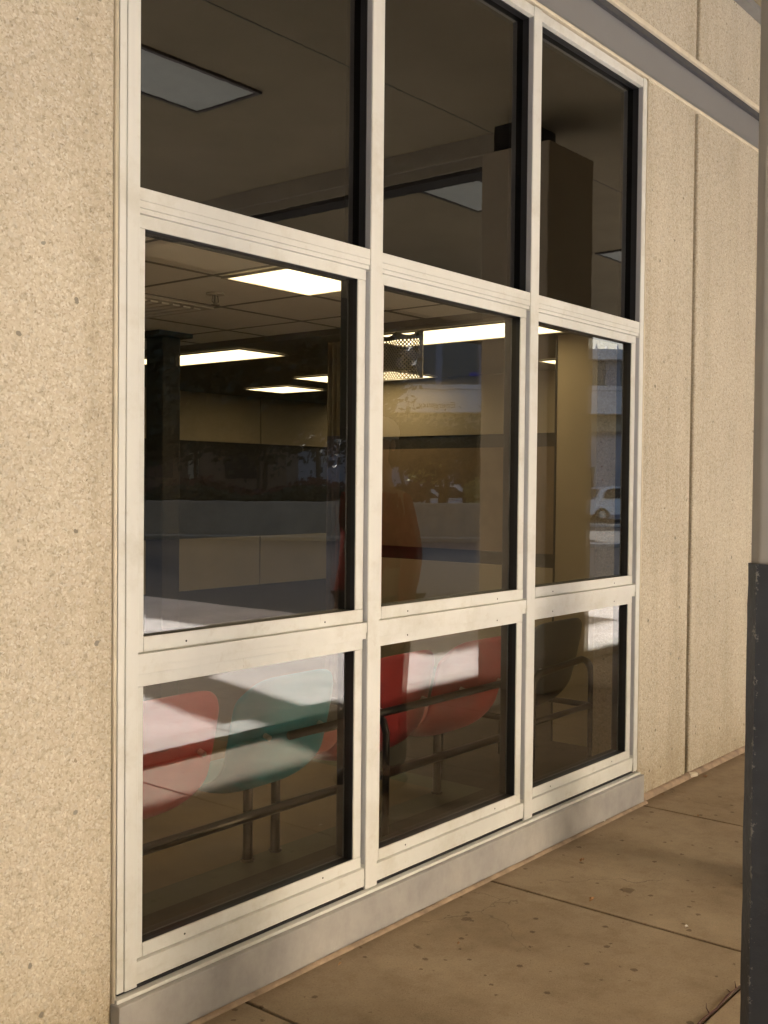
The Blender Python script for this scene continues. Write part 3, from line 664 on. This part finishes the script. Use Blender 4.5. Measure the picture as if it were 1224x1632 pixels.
# raised bed behind the wall
b = MB(); fbox(b, fr, 0, L, -6, -.301, -.06, .92); struct(b.build('planting_bed', 'gap'))
def foliage(name, mat, parent, gen, n, size):
    b = MB()
    for _ in range(n):
        c = gen(); s_ = size*random.uniform(.5, 1.2)
        a = Vector((random.gauss(0, 1), random.gauss(0, 1), random.gauss(0, 1))).normalized(); q = a.orthogonal().normalized()*s_; r = a.cross(q).normalized()*s_*.6
        b.quad(c-q-r*.3, c-r, c+q+r*.3, c+r)
    return b.build(name, mat, parent, fix=False)
def hedge_gen(u0, u1, v0, v1, z0, z1):
    def g():
        u = random.uniform(u0, u1); h = z0+(z1-z0)*(.75+.25*math.sin(u*1.7)+random.uniform(-.1, .1))
        return Vector(fr.p(u, random.uniform(v0, v1), random.uniform(z0, h)))
    return g
h1 = foliage('hedge', 'hedge', None, hedge_gen(0, L*.62, -1.6, -.35, .85, 1.5), 6000, .09); tag(h1, 'dark green clipped hedge on top of the retaining wall, mirrored in the left pane', 'hedge')
h2 = foliage('ground_cover', 'redleaf', None, hedge_gen(0, L*.75, -4.5, -1.8, .9, 1.75), 6000, .10); h2['kind'] = 'stuff'; h2['label'] = 'reddish ground cover on the bank behind the hedge'; h2['category'] = 'ground cover'
sb = mpt(770, 33.5)
def ball_gen(c, r, rz): 
    def g():
        while True:
            v = Vector((random.uniform(-1, 1), random.uniform(-1, 1), random.uniform(-1, 1)))
            if .25 < v.length < 1: return Vector((c[0]+v.x*r, c[1]+v.y*r, c[2]+v.z*rz))
    return g
s1 = foliage('shrub', 'leaf2', None, ball_gen((sb.x, sb.y, 1.35), .6, .5), 900, .08); tag(s1, 'bright green round shrub on the wall at the right of the mirrored trees', 'shrub')
def tree(px, dep, h, r, leafmat, label, n=2600, trunks=1, big=1.0):
    p = mpt(px, dep); t = thing('tree', label, 'tree', (p.x, p.y, .9), 'trees across the road')
    b = MB()
    for k in range(trunks):
        ox = .25*(k-(trunks-1)/2)
        b.tube([(p.x+ox, p.y, .8), (p.x+ox*1.3+.05, p.y+.03, 1.6), (p.x+ox*2, p.y-.05, h*.62), (p.x+ox*3, p.y, h*.85)], [.10, .08, .06, .03], 8)
    for k in range(6):
        a = random.uniform(0, 6.3); zz = h*random.uniform(.5, .7)
        b.tube([(p.x, p.y, zz), (p.x+math.cos(a)*r*.4, p.y+math.sin(a)*r*.4, zz+h*.1), (p.x+math.cos(a)*r*.8, p.y+math.sin(a)*r*.8, zz+h*.16)], [.04, .025, .01], 6)
    b.build('trunk', 'bark', t, smooth=True)
    cl = []
    for k in range(16 if big == 1 else 34):
        a = random.uniform(0, 6.3); q = r*math.sqrt(random.random())*.85
        cl.append((p.x+math.cos(a)*q, p.y+math.sin(a)*q, h-r*(.55 if big == 1 else .95)+random.uniform(-.5, .45)*r*(.8 if big == 1 else 1.5), random.uniform(.25, .42)*r))
    def g():
        c = random.choice(cl); v = Vector((random.gauss(0, .5), random.gauss(0, .5), random.gauss(0, .4))); 
        return Vector((c[0]+v.x*c[3]*1.4, c[1]+v.y*c[3]*1.4, c[2]+v.z*c[3]*1.4))
    foliage('crown', leafmat, t, g, n, .10*big)
tree(748, 34.5, 3.55, 1.6, 'leaf', 'dark multi-stemmed tree reflected right of centre in the middle pane', 3600, 3)
tree(705, 35.5, 3.5, 1.2, 'leaf', 'dark tree with a leaning trunk, reflected in the centre of the middle pane', 2400, 2)
tree(640, 34.5, 3.6, 1.3, 'leaf', 'dark tree beside the red-jacketed person in the middle pane', 2200)
tree(682, 38.5, 2.5, .7, 'leaf2', 'small pale yellow-green tree in front of the cars', 1400)
tree(505, 37, 8.2, 2.6, 'leaf', 'tall dark tree reflected at the right of the left pane', 15000, 1, 1.5)
tree(415, 38, 9.2, 3.4, 'leaf', 'tall dark tree reflected in the middle of the left pane', 20000, 2, 1.5)
tree(310, 37, 9.0, 3.4, 'leaf', 'tall dark tree reflected behind the slim steel post', 20000, 1, 1.5)
tree(215, 37, 9.4, 3.4, 'leaf', 'tall dark tree reflected at the left edge of the left pane', 15000, 1, 1.5)

# far buildings
fb = Fr((42.7, -32.4), (.63, .776))
bd = thing('building', 'long pale building with a white band and dark upper windows, mirrored in the middle pane', 'building', (45, -30, 0))
def fpart(name, mat, parent, frm, *a, bevel=0):
    b = MB(); fbox(b, frm, *a); return b.build(name, mat, parent, bevel=bevel)
fpart('lower_wall', 'lilac', bd, fb, -22, 30, -8, -.9, -.06, 4.4)
fpart('soffit_band', 'tanw', bd, fb, -22, 30, -8, -.45, 4.4, 5.25)
fpart('white_band', 'white', bd, fb, -22, 30, -8, .3, 5.25, 6.65)
fpart('band_groove', 'mull', bd, fb, -22, 30, .3005, .33, 6.38, 6.42)
fpart('window_strip', 'wglass', bd, fb, -22, 30, -8, -.5, 6.65, 8.0)
fpart('upper_window_strip', 'wglass', bd, fb, -22, 8.5, -8, -.5, 8.0005, 11)
for k in range(24):
    u = -21+k*2.15; fpart('window_mullion', 'mull', bd, fb, u, u+random.choice((.12, .3, .7)), -.4995, -.36, 6.65, 8.0 if u > 8 else 11)
fpart('blue_panel', 'blue', bd, fb, 4.4, 6.2, -.4995, -.4, 7.15, 7.35)
fpart('parapet', 'white', bd, fb, 8.6, 30, -8, .2, 8.0005, 8.5)
for k in range(5):
    u = 10.7+k*.55; b = MB(); o1 = fb.p(u, -3, 8.5); b.tube([(o1[0], o1[1], 8.5), (o1[0], o1[1], 9.15)], [.2, .03], 8); b.build('roof_vent', 'white', bd, smooth=True)
for k in range(9):
    u = -18+k*5.4; fpart('doorway', 'darkwin', bd, fb, u, u+1.8, -.8995, -.86, 0, 2.6)
# small sign lettering on the white band (faces the canopy)
cu2 = bpy.data.curves.new('sign_lettering', 'FONT'); cu2.body = 'Emergency TT'; cu2.size = .42; cu2.extrude = .01
to = bpy.data.objects.new('sign_lettering', cu2); C.objects.link(to)
P = fb.p(3.6, .345, 5.48)
# text x-axis runs along -d so that it reads properly from the canopy side
xa = Vector((-fb.d.x, -fb.d.y, 0)); za = Vector((0, 0, 1)); nn = xa.cross(za)
mw = Matrix.Identity(4)
for i in range(3): mw[i][0] = xa[i]; mw[i][1] = za[i]; mw[i][2] = nn[i]; mw[i][3] = P[i]
dg = None
me = to.to_mesh().copy() if False else None
to.matrix_world = mw; to.data.materials.append(MT['letters'])
bpy.context.view_layer.update()
me = bpy.data.meshes.new_from_object(to.evaluated_get(bpy.context.evaluated_depsgraph_get()))
C.objects.unlink(to); bpy.data.objects.remove(to)
me.transform(Matrix.Translation(-Vector(bd.location)) @ mw)
to = bpy.data.objects.new('sign_lettering', me); C.objects.link(to); to.parent = bd

fb2 = Fr((30.6, -38.5), (.63, .776))
bb = thing('building', 'brown shaded building with a dark window, mirrored low in the left pane', 'building', (31, -38, 0))
fpart('wall_face', 'brick', bb, fb2, -9, 8, -8, 0, -.06, 5.2)
fpart('roof_edge', 'mull', bb, fb2, -9.2, 8.2, -8.2, .25, 5.2, 5.6)
for u in (-7, -2.6, 1.3, 5.2): fpart('window', 'darkwin', bb, fb2, u, u+1.5, .0005, .06, 1.8, 3.5)
for u in (-4.4, 3.6): fpart('pilaster', 'tanw', bb, fb2, u, u+.4, .0005, .2, -.06, 5.2)
# unseen blocks added to shade the drive (left of the mirrored view)
gh = thing('building', 'unseen flat-roofed block added to cast a shadow edge on the road', 'building', (13.6, -20, 0))
b = MB(); b.box(11.7, 15.4, -22, -18, -.06, 8.3); b.build('wall_face', 'brick', gh, bevel=.02)
b = MB(); b.box(11.65, 15.45, -22.1, -17.95, 8.3, 8.5); b.build('roof', 'mull', gh, bevel=.02)
for x in (12.2, 13.9): b = MB(); b.box(x, x+1, -17.999, -17.95, 1, 2.4); b.build('window', 'darkwin', gh)
ks = thing('shade_block', 'unseen round-shouldered block and stack added to cast the shadow band', 'shade_block', (8.4, -16, 0))  # unseen caster, shaped for the shadow band and blob on the drive
KX = 0
b = MB(); b.prism([(x_+KX, z_) for x_, z_ in [(7.6, -.06), (9.0, -.06), (9.0, 6.2), (8.93, 6.6), (8.7, 6.8), (8.0, 6.8), (7.75, 6.6), (7.6, 6.2)]], 'y', -17, -15.6); b.build('wall_face', 'lilac', ks, bevel=.02)
b = MB(); b.box(8.22, 8.93, -16.8, -16.2, 6.7, 11); b.build('shade_stack', 'mull', ks, bevel=.02)
b = MB(); b.box(8.0, 8.9, -15.599, -15.55, 0, 2.1); b.build('door', 'darkwin', ks)
ob = thing('building', 'unseen tall block added to shade the far road', 'building', (25, -44, 0))  # added out of view, only its shadow counts
b = MB(); b.box(18.0, 32.3, -50, -40, -.06, 20); b.build('wall_face', 'brick', ob, bevel=.03)
b = MB(); b.box(17.9, 32.4, -50.1, -39.9, 20, 20.5); b.build('roof', 'mull', ob, bevel=.03)
for k in range(4):
    for j in range(4): b = MB(); b.box(19+k*3.4, 21+k*3.4, -39.999, -39.95, 1.4+j*3.5, 3.2+j*3.5); b.build('window', 'darkwin', ob)
lw = thing('building', 'unseen long low block added to keep the near drive in shade', 'building', (-20, -20, 0))  # added out of view to hold sun off the drive
b = MB(); b.box(-45, 2.6, -22, -18, -.06, 8.4); b.build('wall_face', 'brick', lw, bevel=.02)
b = MB(); b.box(-45.1, 2.65, -22.1, -17.95, 8.4, 8.6); b.build('roof', 'mull', lw, bevel=.02)
for k in range(11): b = MB(); b.box(-43+k*4, -41.2+k*4, -17.999, -17.95, 1, 2.6); b.build('window', 'darkwin', lw)
# white marks of the street beyond
b = MB()
for p, q in ((mpt(935, 45), mpt(1060, 45)), (mpt(935, 29.5), mpt(1060, 29.5))):
    f_ = Fr(p, q-p); fbox(b, f_, 0, (q-p).length, 0, .55, -.05, .06)
struct(b.build('street_kerb', 'curb', bevel=.01))

# cars
def make_car(loc, ang, label, paint='car'):
    t = thing('parked_car', label, 'car', (0, 0, 0), 'parked cars across the road')
    side = [(-2.2, .35), (-2.25, .75), (-2.15, .98), (-1.75, 1.05), (-1.35, 1.55), (-.9, 1.68), (.25, 1.66), (.95, 1.10), (1.95, .95), (2.2, .70), (2.22, .35)]
    b = MB(); rings = []
    for y, s_, zt in ((-.86, .97, .96), (-.9, 1, 1), (.9, 1, 1), (.86, .97, .96)):
        rings.append([b.bm.verts.new((x*s_, y*(1-.22*max(0, z-1.0)), z if z < 1 else z)) for x, z in side])
    n = len(side)
    for A, B2 in zip(rings, rings[1:]):
        for i in range(n): b.bm.faces.new((A[i], A[(i+1) % n], B2[(i+1) % n], B2[i]))
    b.bm.faces.new(rings[0]); b.bm.faces.new(rings[-1][::-1]); b.build('body', paint, t, bevel=.05)
    for sgn in (-1, 1):
        b = MB(); y = sgn*.90
        b.prism([(-1.25, 1.1), (-1.1, 1.48), (-.85, 1.58), (.15, 1.56), (.72, 1.12)], 'y', y-sgn*.09, y-sgn*.03); b.build('side_window', 'carglass', t)
        b = MB(); b.prism([(2.18, .68), (2.24, .68), (2.1, .88), (2.0, .88)], 'y', sgn*.5, sgn*.82); b.build('headlight', 'head', t)
        b = MB(); b.box(-2.27, -2.2, min(sgn*.5, sgn*.84), max(sgn*.5, sgn*.84), .72, .92); b.build('tail_light', 'tail', t)
    for v in ((.98, 1.12, .30, 1.62), (-1.74, 1.09, -1.38, 1.55)):
        b = MB(); d = .02 if v[0] > 0 else -.02
        b.quad((v[0]+d, -.70, v[1]), (v[0]+d, .70, v[1]), (v[2]+d, .62, v[3]), (v[2]+d, -.62, v[3])); b.build('windscreen' if v[0] > 0 else 'rear_window', 'carglass', t)
    for x in (-1.35, 1.4):
        for y in (-.84, .84):
            b = MB(); b.tube([(x, y-.1, .33), (x, y+.1, .33)], .33, 20); w = b.build('wheel', 'tyre', t, smooth=False)
            b = MB(); b.tube([(x, y-.105, .33), (x, y+.105, .33)], .19, 16); b.build('hub', 'hub', w)
    t.location = loc; t.rotation_euler = (0, 0, ang)
    return t
p = mpt(672, 44); c0 = make_car((p.x, p.y, -.05), R_(55), 'white parked car between the small pale tree and the person')
p = mpt(722, 46); copy_thing(c0, (p.x, p.y, -.05), 'white parked car behind the multi-stemmed trees', R_(58))
p = mpt(992, 52); copy_thing(c0, (p.x, p.y, -.05), 'white parked car mirrored at the right edge of the right pane', R_(40))

# ================================================================== the bystander reflected in the glass
PX, PY = 4.33, -1.07
per = thing('person', 'person in a red jacket, dark trousers and white cap, reflected in the middle pane', 'person', (PX, PY, 0))
K = 1.88/1.80
def W(x, y, z): return Vector((PX + y*-1, PY + x, z*K))      # local: x to the person's left-right, y forward (towards -X)
def skin_mesh(name, verts, edges, radii, mat, root=0, sub=2):
    me = bpy.data.meshes.new(name); me.from_pydata([Vector(v)-Vector(per.location) for v in verts], edges, [])
    o = bpy.data.objects.new(name, me); C.objects.link(o); o.parent = per
    sk = o.modifiers.new('skin', 'SKIN'); sk.use_smooth_shade = True
    for i, r in enumerate(radii):
        sv_ = me.skin_vertices[0].data[i]; sv_.radius = (r, r) if not isinstance(r, tuple) else r; sv_.use_root = (i == root)
    sb_ = o.modifiers.new('sub', 'SUBSURF'); sb_.levels = sub; sb_.render_levels = sub
    me.materials.append(MT[mat]); return o
def body():
    V, E, Rr = [], [], []
    def add(p, r, par=None):
        V.append(W(*p)); Rr.append(r*K); i = len(V)-1
        if par is not None: E.append((par, i))
        return i
    pel = add((0, 0, .95), .13); wst = add((0, .01, 1.10), .12, pel); chs = add((0, 0, 1.30), .135, wst); nb = add((0, -.01, 1.46), .075, chs); nk = add((0, 0, 1.54), .055, nb)
    hd = add((0, .02, 1.62), .075, nk); hd2 = add((0, .02, 1.70), .092, hd); add((0, .01, 1.765), .062, hd2)
    nose = add((0, .112, 1.655), .012, hd)
    for s_ in (-1, 1):
        sh = add((s_*.14, 0, 1.41), .06, chs); el = add((s_*.205, -.02, 1.14), .042, sh); wr = add((s_*.215, .06, .88), .028, el)
        pm = add((s_*.215, .075, .82), .033, wr)
        for k, (dy, ln) in enumerate(((-.028, .062), (-.009, .078), (.011, .074), (.030, .064))):
            a = add((s_*.215, .08+dy, .77), .0095, pm); c = add((s_*.21, .085+dy*1.25, .77-ln*.5), .0085, a); add((s_*.197, .088+dy*1.3, .77-ln), .0075, c)
        th = add((s_*.205, .115, .815), .011, pm); add((s_*.195, .135, .77), .009, th)
        hp = add((s_*.10, 0, .90), .095, pel); kn = add((s_*.11, .02, .50), .06, hp); an = add((s_*.115, -.01, .09), .038, kn); add((s_*.12, .14, .04), .032, an)
    return skin_mesh('body', V, E, Rr, 'skin')
body()
def chain(name, groups, mat):
    V, E, Rr = [], [], []
    for g_ in groups:
        first = len(V)
        for i, (p, r, par) in enumerate(g_):
            V.append(W(*p)); Rr.append(r*K)
            if par is not None: E.append((first+par, first+i))
    return skin_mesh(name, V, E, Rr, mat)
chain('jacket', [[((0, 0, .86), .145, None), ((0, .01, 1.08), .132, 0), ((0, 0, 1.30), .146, 1), ((0, 0, 1.45), .09, 2),
  ((.15, 0, 1.39), .078, 2), ((.205, -.02, 1.14), .058, 4), ((.215, .055, .90), .045, 5), ((-.15, 0, 1.39), .078, 2), ((-.205, -.02, 1.14), .058, 7), ((-.215, .055, .90), .045, 8)]], 'jacket')
chain('trousers', [[((0, 0, .93), .14, None), ((.10, 0, .86), .105, 0), ((.11, .02, .50), .078, 1), ((.115, -.01, .10), .062, 2), ((-.10, 0, .86), .105, 0), ((-.11, .02, .50), .078, 4), ((-.115, -.01, .10), .062, 5)]], 'trousers')
for s_ in (-1, 1):
    b = MB(); c = W(s_*.12, .05, .045); b.ball(c, .15, .052, .048); b.build('shoe', 'shoe', per, smooth=True)
    b = MB(); b.ball(W(s_*.032, .098, 1.70), .009, .012, .007, 8, 6); b.build('eye', 'hair', per, smooth=True)
    b = MB(); b.ball(W(s_*.088, .0, 1.68), .020, .010, .032, 8, 6); b.build('ear', 'skin', per, smooth=True)
b = MB(); b.ball(W(0, .115, 1.17), .13, .075, .30); b.build('shirt_front', 'hair', per, smooth=True)
b = MB(); b.ball(W(0, .102, 1.615), .010, .026, .006, 8, 6); b.build('mouth', 'jacket', per, smooth=True)
b = MB(); b.ball(W(0, -.022, 1.66), .088, .096, .125); b.build('hair', 'hair', per, smooth=True)
b = MB(); b.ball(W(0, .0, 1.745), .112, .104, .085); b.ball(W(0, .13, 1.735), .085, .075, .012); b.build('cap', 'cap', per, smooth=True)
# ================================================================== litter
def flat_leaf(x, y, s_, a, mat, name, label, cat):
    b = MB(); n = 9; c = b.bm.verts.new((x, y, .012)); ring = []
    for k in range(n):
        t_ = 2*math.pi*k/n; r = s_*(1+.3*random.uniform(-1, 1))*(1 if k % 2 else .7)
        ring.append(b.bm.verts.new((x+math.cos(t_+a)*r*1.0*math.cos(a)-math.sin(t_)*r*.45*math.sin(a), y+math.cos(t_+a)*r*math.sin(a)+math.sin(t_)*r*.45*math.cos(a), .004+random.uniform(0, .006))))
    for k in range(n): b.bm.faces.new((c, ring[k], ring[(k+1) % n]))
    o = b.build(name, mat, smooth=False); so = o.modifiers.new('t', 'SOLIDIFY'); so.thickness = .0012
    tag(o, label, cat, 'bits of litter on the pavement')
LIT = [
 (3.65, -.45, .026, .6, 'litter_leaf', 'dry_leaf', 'curled brown leaf in the middle of the second pavement slab', 'leaf'),
 (4.01, -.21, .018, .2, 'litter_leaf', 'dry_leaf', 'small brown leaf lying nearer the plinth', 'leaf'),
 (5.13, -.05, .020, 1.2, 'litter_leaf', 'dry_leaf', 'brown leaf below the concrete wall right of the window', 'leaf'),
 (4.91, -.33, .015, .9, 'litter_leaf', 'dry_leaf', 'orange leaf caught in the far pavement joint', 'leaf'),
 (5.62, -.07, .03, .3, 'litter_leaf', 'dry_leaf', 'long brown leaf at the foot of the wall joint', 'leaf'),
 (5.35, -.45, .014, .3, 'litter_leaf', 'dry_leaf', 'tiny brown leaf on the farthest visible slab', 'leaf'),
 (4.54, -.035, .012, .3, 'paper', 'paper_scrap', 'white crumb of paper against the plinth', 'paper scrap'),
 (3.64, -.83, .012, .1, 'paper', 'paper_scrap', 'white scrap near the middle pavement joint', 'paper scrap'),
 (3.0, -.30, .012, .7, 'litter_leaf', 'dry_leaf', 'small brown leaf below the middle mullion', 'leaf'),
 (2.62, -.10, .010, .7, 'litter_leaf', 'dry_leaf', 'tiny leaf close to the plinth below the left pane', 'leaf'),
]
for a in LIT: flat_leaf(*a)
# reddish twig in the lengthwise joint, lower right
b = MB(); b.tube([(2.93, -1.152, .004), (3.02, -1.150, .007), (3.12, -1.154, .006), (3.22, -1.149, .008), (3.31, -1.151, .006)], [.002, .0035, .003, .004, .002], 7)
b.tube([(3.07, -1.152, .008), (3.075, -1.140, .02), (3.09, -1.134, .026)], [.002, .0015, .0008], 6); b.tube([(3.24, -1.15, .008), (3.235, -1.138, .018)], [.002, .0008], 6); b.tube([(3.28, -1.15, .008), (3.30, -1.138, .02)], [.002, .0008], 6)
tag(b.build('twig', 'twig', smooth=True), 'thin reddish twig lying in the pavement joint at the lower right', 'twig')
